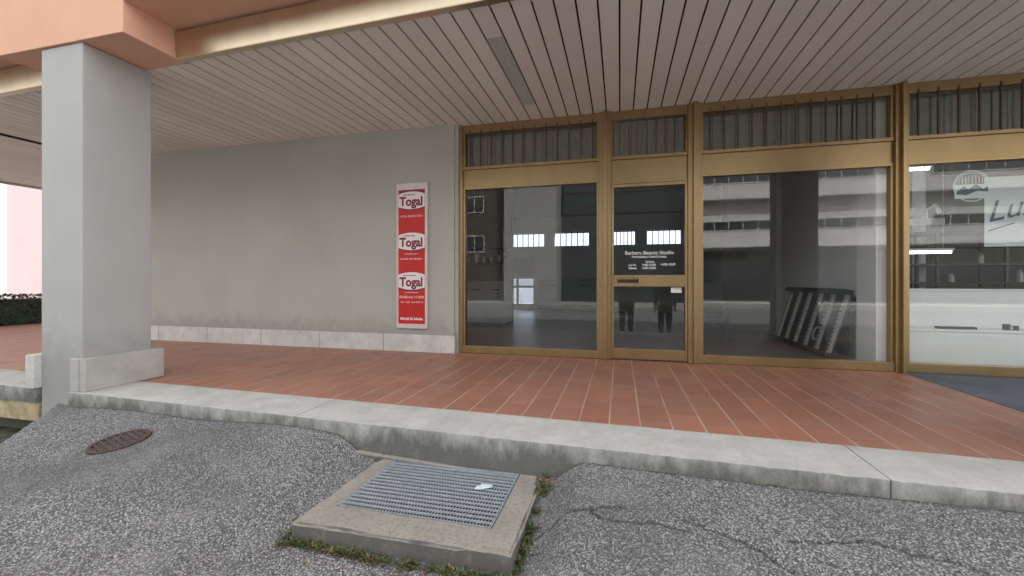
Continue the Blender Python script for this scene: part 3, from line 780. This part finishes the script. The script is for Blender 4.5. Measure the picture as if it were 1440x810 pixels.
# ================================================================== grate
G = empty('drain_surround', ((SX0+SX1)/2, (SY0+SY1)/2, -.45), 'rough concrete surround of the drain pit set in the asphalt by the kerb', 'drain surround')
gx0, gx1, gy0, gy1 = -1.405, -.575, 1.88, 2.462
s = MB(); n = 26
outer = [(SX0, SY0), (SX1, SY0+.015), (SX1+.005, SY1+.0), (SX0+.005, SY1)]
zb = -.56
def ring_piece(a, b, c_, d_):
    s.hexa([(*a, zb), (*b, zb), (*c_, zb), (*d_, zb)], [(*a, SZ), (*b, SZ), (*c_, SZ), (*d_, SZ)])
ring_piece(outer[0], outer[1], (gx1, gy0), (gx0, gy0))
ring_piece(outer[1], outer[2], (gx1, SY1), (gx1, gy0))
ring_piece(outer[3], outer[0], (gx0, gy0), (gx0, SY1))
so = s.build('surround', M['slab'], G)
bm = bmesh.new(); bm.from_mesh(so.data); bmesh.ops.remove_doubles(bm, verts=bm.verts, dist=.001)
bmesh.ops.subdivide_edges(bm, edges=[e for e in bm.edges if e.calc_length() > .08], cuts=26, use_grid_fill=True)
for v in bm.verts:
    wv = v.co + G.location
    inner_v = gx0-.004 < wv.x < gx1+.004 and wv.y > gy0-.004
    k = noise.noise(wv*9)*.006 + noise.noise(wv*31)*.003
    if not inner_v:
        v.co.x += k; v.co.y += noise.noise(wv*11+Vector((5, 5, 5)))*.006
    if wv.z > SZ-.01:
        v.co.z += noise.noise(wv*7)*.005
        if min(wv.x-SX0, SX1-wv.x, wv.y-SY0) < .012: v.co.z -= .006 + max(0, noise.noise(wv*13+Vector((2, 9, 4)))-.05)*.03; v.co.y += .004*(wv.y < SY0+.012)
bm.normal_update(); bm.to_mesh(so.data); bm.free()
# steel grating
T = empty('steel_grating', ((gx0+gx1)/2, (gy0+gy1)/2, SZ-.03), 'galvanised steel bar grating lying in the concrete drain surround', 'grating')
gr = MB(); zt = SZ+.003
a0, a1, b0, b1 = gx0+.006, gx1-.006, gy0+.006, 2.452
gr.box(a0, a1, b0, b0+.005, zt-.03, zt); gr.box(a0, a1, b1-.005, b1, zt-.03, zt); gr.box(a0, a0+.005, b0+.0052, b1-.0052, zt-.03, zt); gr.box(a1-.005, a1, b0+.0052, b1-.0052, zt-.03, zt)
gr.build('grating_frame', M['galv'], T)
gr = MB(); nb = 15
for i in range(1, nb):
    y = b0+(b1-b0)*i/nb; gr.box(a0+.0055, a1-.0055, y-.005, y+.004, zt-.008, zt)
x = a0+.012
while x < a1-.01:
    gr.box(x-.0013, x+.0013, b0+.0055, b1-.0055, zt-.009, zt-.0045); x += .0165
gr.build('grating_bars', M['galv'], T)
MB().box(gx0+.001, gx1-.001, gy0+.001, 2.46, -.58, -.42).build('pit_sump', M['void_shade'], G)  # darkness of the pit put into the colour of this floor
# litter
t = MB(); mt = Matrix.Translation((-.735, 2.235, SZ+.008)) @ Matrix.Rotation(R(25), 4, 'Z')
t.prism([(-.05, -.018), (-.01, -.026), (.045, -.012), (.055, .012), (.01, .022), (-.035, .012)], 0, .004, mt)
t.prism([(-.02, -.01), (.03, -.012), (.036, .012), (-.01, .014)], .0042, .012, mt @ Matrix.Rotation(R(8), 4, 'Y'))
tag(t.build('paper_scrap', M['paper']), 'crumpled pale blue paper scrap lying on the steel grating', 'litter')

# small square drain cover in the asphalt near the pillar
Dc = (-3.34, 2.16); hz = H(*Dc)
nrm = Vector((-(H(Dc[0]+.15, Dc[1])-H(Dc[0]-.15, Dc[1]))/.3, -(H(Dc[0], Dc[1]+.15)-H(Dc[0], Dc[1]-.15))/.3, 1)).normalized()
mt = Matrix.Translation((Dc[0], Dc[1], hz+.014)) @ nrm.to_track_quat('Z', 'Y').to_matrix().to_4x4()
t = empty('drain_cover', (Dc[0], Dc[1], hz), 'small rusty brown slotted drain cover sunk in the asphalt beside the pillar', 'drain cover')
o = MB(); rr_ = .168; n = 32
for i in range(n):
    a, b_ = 2*math.pi*i/n, 2*math.pi*(i+1)/n
    o.prism([(math.cos(a)*rr_, math.sin(a)*rr_), (math.cos(b_)*rr_, math.sin(b_)*rr_), (math.cos(b_)*.15, math.sin(b_)*.15), (math.cos(a)*.15, math.sin(a)*.15)], -.02, .003, mt)
o.build('rim', M['rust'], t)
o = MB()
for i in range(-4, 5):
    y = i*.036; hw = math.sqrt(.151**2-y*y)
    o.box(-hw, hw, y-.0075, y+.0075, -.004, .001, mt)
for i in range(-2, 3):
    x = i*.05; hw = math.sqrt(.150**2-x*x); o.box(x-.005, x+.005, -hw, hw, -.004, .0003, mt)
o.build('slotted_plate', M['rust'], t)
o = MB(); o.prism([(math.cos(2*math.pi*i/n)*.155, math.sin(2*math.pi*i/n)*.155) for i in range(n)], -.05, -.03, mt); o.build('pit', M['void_shade'], t)  # black disc paints the shade under the slots

# yellowed board under the left kerb and dark gap
o = MB().hexa([(-7, kf(-7)+.03, -.34), (-5.02, kf(-5)+.03, -.30), (-5.02, kf(-5)+.3, -.30), (-7, kf(-7)+.3, -.34)], [(-7, kf(-7)+.02, -.132), (-5.0, kf(-5)+.02, -.132), (-5.0, kf(-5)+.3, -.132), (-7, kf(-7)+.3, -.132)]).build('foam_board', M['yellow'])
tag(o, 'yellowed insulation board wedged under the kerb left of the pillar', 'board')
tag(MB().box(-12, -4.6, 2.85, 3.1, -.55, -.135).build('foundation', M['slab']), kind='structure')

# ================================================================== weeds around the surround
def weeds():
    mb = MB()
    def leaf(x, y, z, l, w_, az, el, m):
        mb.cur = m
        d = Vector((math.cos(az)*math.cos(el), math.sin(az)*math.cos(el), math.sin(el))); s = Vector((-math.sin(az), math.cos(az), 0))*w_
        p = Vector((x, y, z)); up = Vector((0, 0, .15*l))
        mb.face([p, p+d*l*.5-s+up, p+d*l, p+d*l*.5+s+up])
    def clump(x, y, n, sp, hgt, dead=.12):
        for i in range(n):
            xx, yy = x+random.gauss(0, sp), y+random.gauss(0, sp*.6)
            if SX0-.004 < xx < SX1+.004 and yy > SY0-.004 and yy < SY1: 
                if abs(xx-SX1) < .05: xx = SX1+.012
                elif abs(xx-SX0) < .05: xx = SX0-.012
                else: yy = SY0-.012
            m = 1 if random.random() < dead else 0
            leaf(xx, yy, H(xx, yy)+.001, random.uniform(.3, 1)*hgt, random.uniform(.002, .006), random.uniform(0, 6.28), random.uniform(.1, 1.2), m)
    x = SX0-.03
    while x < SX1+.02:
        if noise.noise(Vector((x*9, 0, 3))) > -.18: clump(x, SY0-.028, random.randint(16, 42), .018, .04, .22)
        x += .022
    y = SY0
    while y < SY1:
        if noise.noise(Vector((0, y*7, 1))) > -.05: clump(SX1+.02, y, random.randint(8, 26), .014, .034, .22)
        y += .022
    for y in (1.72, 1.76, 1.8): clump(SX0-.04, y, 40, .022, .045)
    for y in (2.28, 2.33, 2.0): clump(SX1+.03, y, 50, .020, .05)
    for i in range(150):
        x = random.uniform(SX0-.1, SX1+.1); y = SY0-abs(random.gauss(0, .05))-.01
        leaf(x, y, H(x, y)+.003, random.uniform(.006, .02), random.uniform(.003, .008), random.uniform(0, 6.28), random.uniform(-.1, .4), 1)
    for i in range(60):
        x = SX1+.01+abs(random.gauss(0, .03)); y = random.uniform(2.25, 2.42)
        leaf(x, y, H(x, y)+.003, random.uniform(.01, .03), random.uniform(.004, .01), random.uniform(0, 6.28), random.uniform(-.1, .4), 1)
    for i in range(900):
        x = random.uniform(-6.5, -4.1); y = random.uniform(1.6, 2.6)
        leaf(x, y, -.50, random.uniform(.02, .06), random.uniform(.003, .007), random.uniform(0, 6.28), random.uniform(.2, 1.3), 0)
    o = mb.build('weeds', [M['weed'], M['dead']])
    tag(o, 'low green weeds and dead leaf litter growing round the concrete surround', 'weeds', kind='stuff')
weeds()

def grit():
    mb = MB()
    for i in range(900):
        X = random.uniform(-4.4, 2.8)
        if random.random() < .55: Y = kf(X)-abs(random.gauss(0, .05))-.01
        else: Y = random.uniform(.9, kf(X)-.02)
        if SX0-.03 < X < SX1+.03 and Y > SY0-.03: continue
        r0 = random.uniform(.0015, .0045); z = H(X, Y)+r0*.5; q = Matrix.Rotation(random.uniform(0, 6), 3, 'Z')
        mb.cur = 0 if random.random() < .8 else 1
        mb.hexa([Vector((X, Y, z))+q@Vector(v)*r0 for v in ((-1, -.7, -.6), (.9, -.8, -.6), (1, .7, -.6), (-.8, .9, -.6))], [Vector((X, Y, z))+q@Vector(v)*r0 for v in ((-.5, -.4, .6), (.5, -.5, .5), (.6, .3, .6), (-.5, .5, .4))])
    tag(mb.build('grit', [M['concrete'], M['dead']]), 'loose grit and crumbs scattered on the asphalt along the kerb', 'grit', kind='stuff')
grit()

# ================================================================== left background
def leafbox(name, x0, x1, y0, y1, z0, z1, n, size, mat, parent=None):
    mb = MB()
    for i in range(n):
        f = random.randint(0, 3)
        p = [random.uniform(x0, x1), random.uniform(y0, y1), random.uniform(z0, z1)]
        if f == 0: p[0] = x1-abs(random.gauss(0, .05))
        elif f == 1: p[1] = y0+abs(random.gauss(0, .05))
        elif f == 2: p[2] = z1-abs(random.gauss(0, .04))
        q = Matrix.Rotation(random.uniform(0, 6.28), 3, Vector((random.gauss(0, 1), random.gauss(0, 1), random.gauss(0, 1))).normalized())
        s = size*random.uniform(.6, 1.3); P_ = Vector(p)
        mb.face([P_+q@Vector(v) for v in ((-s, 0, 0), (0, -s*.5, 0), (s, 0, 0), (0, s*.5, 0))])
    return mb.build(name, mat, parent)
t = empty('hedge', (-13.1, 6.5, 0), 'dark clipped hedge at the far left end of the tiled arcade', 'hedge')
MB().box(-13.45, -12.75, 2.4, 11.8, -.6, .55).build('hedge_core', M['hedge'], t)
leafbox('foliage', -13.5, -12.68, 2.35, 11.9, -.1, .65, 9000, .035, M['hedge'], t)
t = empty('pink_building', (-27, 16, -.6), 'pale pink building with a white pilaster beyond the hedge', 'building')
MB().box(-34, -24, 6, 30, -.6, 14).build('wall', M['pink'], t)
MB().box(-24.0, -23.8, 6, 10.4, -.6, 14).box(-24.0, -23.9, 11.3, 11.5, -.6, 14).build('pilaster', M['pilaster'], t)
for y in (14, 19, 24):
    for z in (4.5, 8):
        fr = MB().box(-24.0, -23.93, y, y+1.4, z, z+1.6).build('window', M['white_render'], t)
        MB().box(-23.929, -23.925, y+.1, y+1.3, z+.1, z+1.5).build('pane', M['win_dark'], fr)
t = empty('garden_lamp', (-15.2, 8.05, -.6), 'thin dark lamp post with a small flat head rising above the hedge', 'lamp')
MB().tube((-15.2, 8.12, -.6), (-15.2, 8.12, 1.28), .03, 10).build('post', M['black'], t)
MB().tube((-15.2, 8.12, 1.2805), (-15.2, 8.12, 1.34), .13, 14, .05).build('lamp_head', M['silver'], t)

# ================================================================== across the street (seen as reflections in the glass)
def block(name, x0, x1, y0, y1, h, mat, label, rows, wx, wlen, wh=.65, gap=.35, group=None):
    t = empty(name, ((x0+x1)/2, (y0+y1)/2, -.62), label, 'building')
    MB().box(x0, x1, y0, y1, -.62, h).build('wall', M[mat], t)
    MB().box(x0-.3, x1+.3, y0-.3, y1+.3, h, h+.35).build('roof', M['concrete'], t)
    for z in rows:
        x = x0+wx
        while x+wlen < x1-.2:
            fr = MB().box(x, x+wlen, y1, y1+.05, z, z+wh).build('window', M['white_render'], t)
            k = MB(); m = int(wlen/.75)
            for i in range(m): k.box(x+.05+i*(wlen-.05)/m, x+(i+1)*(wlen-.05)/m, y1+.0505, y1+.055, z+.06, z+wh-.06)
            k.build('pane', M['win_dark'], fr)
            x += wlen+gap
    return t
tb = block('apartment_block', 4.9, 34, -32, -20, 13.5, 'white_render', 'long white block with ribbon windows across the street', (4.25, 7.35, 10.45), .3, 5.2, .68, 1.2)
MB().box(5.0, 33.5, -19.98, -19.9, -.3, 2.9).build('arcade_shade_panel', M['win_dark'], tb)  # dark panel painted in place of the shade in an open arcade
for z in (3.1, 6.2, 9.3): MB().box(4.8, 34, -19.99, -19.2, z, z+.14).build('balcony_ledge', M['white_render'], tb)
tb = block('stair_tower', -8.3, -4.4, -30, -19.5, 15, 'concrete', 'blank grey stair tower across the street', (), 1, 1)
tb = block('office_block', -4.39, 4.89, -31, -22, 12.5, 'teal_glass', 'dark glazed office block across the street', (), 1, 1)
for i in range(7): MB().box(-4.3, 4.8, -21.99, -21.9, 1.2+i*1.6, 1.28+i*1.6).build('glazing_bar', M['dark_bar'], tb)
for i in range(9): MB().box(-4.2+i*1.1, -4.13+i*1.1, -21.89, -21.86, -.6, 12.4).build('glazing_bar', M['dark_bar'], tb)
tag(MB().box(-30, 34, -18.9, -15.5, -.619, -.50).build('pavement', M['concrete']), kind='structure')
def tree(x, y, h, r, label):
    t = empty('tree', (x, y, -.62), label, 'tree', 'trees across the street')
    k = MB(); k.tube((x, y, -.62), (x+.1, y, h*.5), .17, 9, .11)
    for i in range(6):
        a = i*1.1; k.tube((x+.1, y, h*.35+i*.25), (x+math.cos(a)*r*.7, y+math.sin(a)*r*.7, h*.6+i*.35), .06, 6, .02)
    k.build('trunk', M['bark'], t)
    mb = MB()
    cl = [(x+random.gauss(0, r*.5), y+random.gauss(0, r*.5), h*.68+random.gauss(0, r*.42)) for _ in range(26)]
    for i in range(4200):
        c0 = random.choice(cl); s = random.uniform(.08, .16)
        p = Vector(c0)+Vector((random.gauss(0, r*.18), random.gauss(0, r*.18), random.gauss(0, r*.15)))
        q = Matrix.Rotation(random.uniform(0, 6.28), 3, Vector((random.gauss(0, 1), random.gauss(0, 1), random.gauss(0, 1))).normalized())
        mb.face([p+q@Vector(v) for v in ((-s, 0, 0), (0, -s*.6, 0), (s, 0, 0), (0, s*.6, 0))])
    mb.build('crown', M['leaf'], t)
tree(-21, -14, 8.5, 3.0, 'tall leafy tree farthest left across the street')
tb = block('brick_block', -30, -8.7, -31, -21, 9.5, 'brick', 'dark brown block left of the grey stair tower across the street', (3.2, 6.3), .6, 1.6, 1.3, 1.9)

# ================================================================== people (the photographer and a companion, seen in the door glass)
def skin_mesh(name, joints, edges, mat, parent, sub=2, root=0):
    off = wloc(parent) if parent else Vector()
    me = bpy.data.meshes.new(name)
    me.from_pydata([Vector(j[0])-off for j in joints], edges, [])
    o = bpy.data.objects.new(name, me); col.objects.link(o)
    if parent: o.parent = parent
    o.modifiers.new('skin', 'SKIN')
    if not me.skin_vertices: 
        bpy.context.view_layer.objects.active = o
    for i, j in enumerate(joints):
        sv = me.skin_vertices[0].data[i] if me.skin_vertices else None
        if sv: sv.radius = (j[1], j[2] if len(j) > 2 else j[1]); sv.use_root = (i == root)
    sm = o.modifiers.new('sub', 'SUBSURF'); sm.levels = sub; sm.render_levels = sub
    me.materials.append(mat); return o
def ellip(name, c, r, mat, parent, seg=20, keep=None):
    bm = bmesh.new(); bmesh.ops.create_uvsphere(bm, u_segments=seg, v_segments=seg//2+3, radius=1)
    off = wloc(parent) if parent else Vector()
    for v in bm.verts: v.co = Vector((v.co.x*r[0], v.co.y*r[1], v.co.z*r[2])) + Vector(c) - off
    if keep: bmesh.ops.delete(bm, geom=[v for v in bm.verts if not keep(v.co+off)], context='VERTS')
    for f in bm.faces: f.smooth = True
    me = bpy.data.meshes.new(name); bm.to_mesh(me); bm.free(); me.materials.append(mat)
    o = bpy.data.objects.new(name, me); col.objects.link(o); o.parent = parent; return o
def person(x, y, z, hgt, label, hands):
    t = empty('person', (x, y, z), label, 'person')
    k = hgt/1.75
    def p(a, b, c): return (x+a*k, y+b*k, z+c*k)
    J = []; E = []
    def add(pt, r, r2=None, par=None):
        J.append((pt, r*k, (r2 or r)*k)); i = len(J)-1
        if par is not None: E.append((par, i))
        return i
    pel = add(p(0, 0, .95), .15, .11)
    wst = add(p(0, 0, 1.10), .135, .10, pel); ch = add(p(0, .01, 1.28), .165, .115, wst); nk0 = add(p(0, 0, 1.45), .075, .07, ch); nk = add(p(0, .01, 1.53), .052, .052, nk0)
    hd = add(p(0, .02, 1.62), .072, .085, nk); add(p(0, .02, 1.70), .065, .075, hd)
    for s in (-1, 1):
        hip = add(p(s*.09, 0, .86), .095, .095, pel); kn = add(p(s*.10, .01, .48), .062, .065, hip); an = add(p(s*.11, -.01, .09), .042, .045, kn); add(p(s*.12, .13, .035), .038, .03, an)
        sh = add(p(s*.19, 0, 1.40), .062, .062, ch)
        e, h_ = hands
        el = add(p(s*e[0], e[1], e[2]), .045, .045, sh); wr = add(p(s*h_[0], h_[1], h_[2]), .030, .026, el)
        d = (Vector(J[wr][0])-Vector(J[el][0])).normalized()
        pm = add(tuple(Vector(J[wr][0])+d*.06*k), .036, .018, wr)
        side = Vector((1, 0, 0)) if abs(d.x) < .7 else Vector((0, 0, 1)); side = (side - d*side.dot(d)).normalized()
        for q in range(4):
            b0 = Vector(J[pm][0])+side*(q-1.5)*.019*k+d*.03*k
            a1 = add(tuple(b0), .0095, None, pm); a2 = add(tuple(b0+d*.033*k+Vector((0, 0, -.006))), .0085, None, a1); add(tuple(b0+d*(.05+.006*(q in (1, 2)))*k+Vector((0, 0, -.022))), .0075, None, a2)
        tb0 = add(tuple(Vector(J[wr][0])+side*-.035*s*k+d*.035*k), .011, None, wr); add(tuple(Vector(J[wr][0])+side*-.055*s*k+d*.07*k), .009, None, tb0)
    body = skin_mesh('body', J, E, M['skin'], t)
    # clothing, slightly larger shells following the same joints
    def shell(name, ids, grow, mat):
        mp = {i: n for n, i in enumerate(ids)}
        JJ = [(J[i][0], J[i][1]+grow, J[i][2]+grow) for i in ids]; EE = [(mp[a], mp[b]) for a, b in E if a in mp and b in mp]
        skin_mesh(name, JJ, EE, mat, t)
    per = len([1])  # index bookkeeping: torso 0-6, then two limbs of equal length
    n0 = 7; ln = (len(J)-7)//2
    legs = [0]; arms = [1, 2, 3]
    for s in (0, 1):
        b = n0+s*ln; legs += [b, b+1, b+2]; arms += [b+4, b+5, b+6]
    shell('trousers', legs, .018, M['trousers']); shell('jacket', [0]+arms, .024, M['jacket'])
    for s in (0, 1):
        b = n0+s*ln; a0 = Vector(J[b+2][0]); a1 = Vector(J[b+3][0])
        skin_mesh('shoe', [(tuple(a0-Vector((0, .03, .045))), .05, .045), (tuple(a0+Vector((0, .06, -.05))), .05, .04), (tuple(a1+Vector((0, .03, 0))), .042, .032)], [(0, 1), (1, 2)], M['black'], t)
    hc = Vector(p(0, .02, 1.655))
    ellip('hair', hc+Vector((0, -.018, .018)), (.092*k, .112*k, .118*k), M['hair'], t, 24, lambda c: c.z > hc.z-.005 and not (c.y > hc.y+.055 and c.z < hc.z+.05) or c.y < hc.y-.02)
    for s in (-1, 1):
        ellip('eye', hc+Vector((s*.031, .082, .0)), (.013, .010, .009), M['black'], t, 10)
        ellip('ear', hc+Vector((s*.082, .0, -.01)), (.012, .02, .032), M['skin'], t, 10)
    ellip('nose', hc+Vector((0, .100, -.028)), (.013, .02, .022), M['skin'], t, 10)
    ellip('mouth', hc+Vector((0, .088, -.062)), (.024, .008, .006), M['dark_red'], t, 10)
    return t
zg = H(.1, -.6)
person(.16, -.62, zg, 1.78, 'person in dark jacket and trousers standing and holding a phone in both hands', ((.25, .12, 1.16), (.09, .36, 1.24)))
person(1.12, -.95, H(1.1, -.95), 1.68, 'person in dark jacket standing to the right of the photographer, arms hanging down', ((.24, -.02, 1.12), (.25, .06, .88)))
o = MB().box(.16-.075, .16+.075, -.62+.40, -.62+.408, zg+1.25, zg+1.33).build('phone', M['black'], bevel=.004)
tag(o, 'black phone held level in both hands of the photographer', 'phone')

# ================================================================== light, sky, camera
wd = bpy.data.worlds.new('World'); sc.world = wd; wd.use_nodes = True
t = wd.node_tree; t.nodes.clear()
out = t.nodes.new('ShaderNodeOutputWorld'); bg = t.nodes.new('ShaderNodeBackground'); sky = t.nodes.new('ShaderNodeTexSky')
SUN_EL, SUN_AZ = 44, 32       # azimuth measured from +Y clockwise
sky.sky_type = 'NISHITA'; sky.sun_disc = False; sky.sun_elevation = R(SUN_EL); sky.sun_rotation = R(SUN_AZ); sky.dust_density = 3.; sky.air_density = 1.2; sky.ozone_density = 1.
hs_ = t.nodes.new('ShaderNodeHueSaturation'); hs_.inputs['Saturation'].default_value = .10
t.links.new(sky.outputs[0], hs_.inputs['Color']); t.links.new(hs_.outputs[0], bg.inputs[0]); bg.inputs[1].default_value = .15
t.links.new(bg.outputs[0], out.inputs[0])
sl = bpy.data.lights.new('sun', 'SUN'); sl.energy = 2.6; sl.angle = R(3); sl.color = (1, .97, .93)
so_ = bpy.data.objects.new('sun', sl); col.objects.link(so_)
dirv = Vector((math.sin(R(SUN_AZ))*math.cos(R(SUN_EL)), math.cos(R(SUN_AZ))*math.cos(R(SUN_EL)), math.sin(R(SUN_EL))))
so_.rotation_euler = dirv.to_track_quat('Z', 'Y').to_euler(); so_.location = dirv*30

cam = bpy.data.cameras.new('camera'); co = bpy.data.objects.new('camera', cam); col.objects.link(co)
cam.sensor_width = 36; cam.lens = 596/1440*36; cam.shift_y = -10/1440; cam.clip_end = 500; cam.clip_start = .02
co.location = (0, 0, .95); co.rotation_euler = (R(90), 0, R(14.3))
sc.camera = co
sc.view_settings.view_transform = 'Standard'; sc.view_settings.look = 'None'; sc.view_settings.gamma = 1; sc.view_settings.exposure = 2.2
sc.cycles.use_denoising = True; sc.cycles.max_bounces = 10; sc.cycles.diffuse_bounces = 5; sc.cycles.transparent_max_bounces = 16
sc.cycles.sample_clamp_indirect = 6
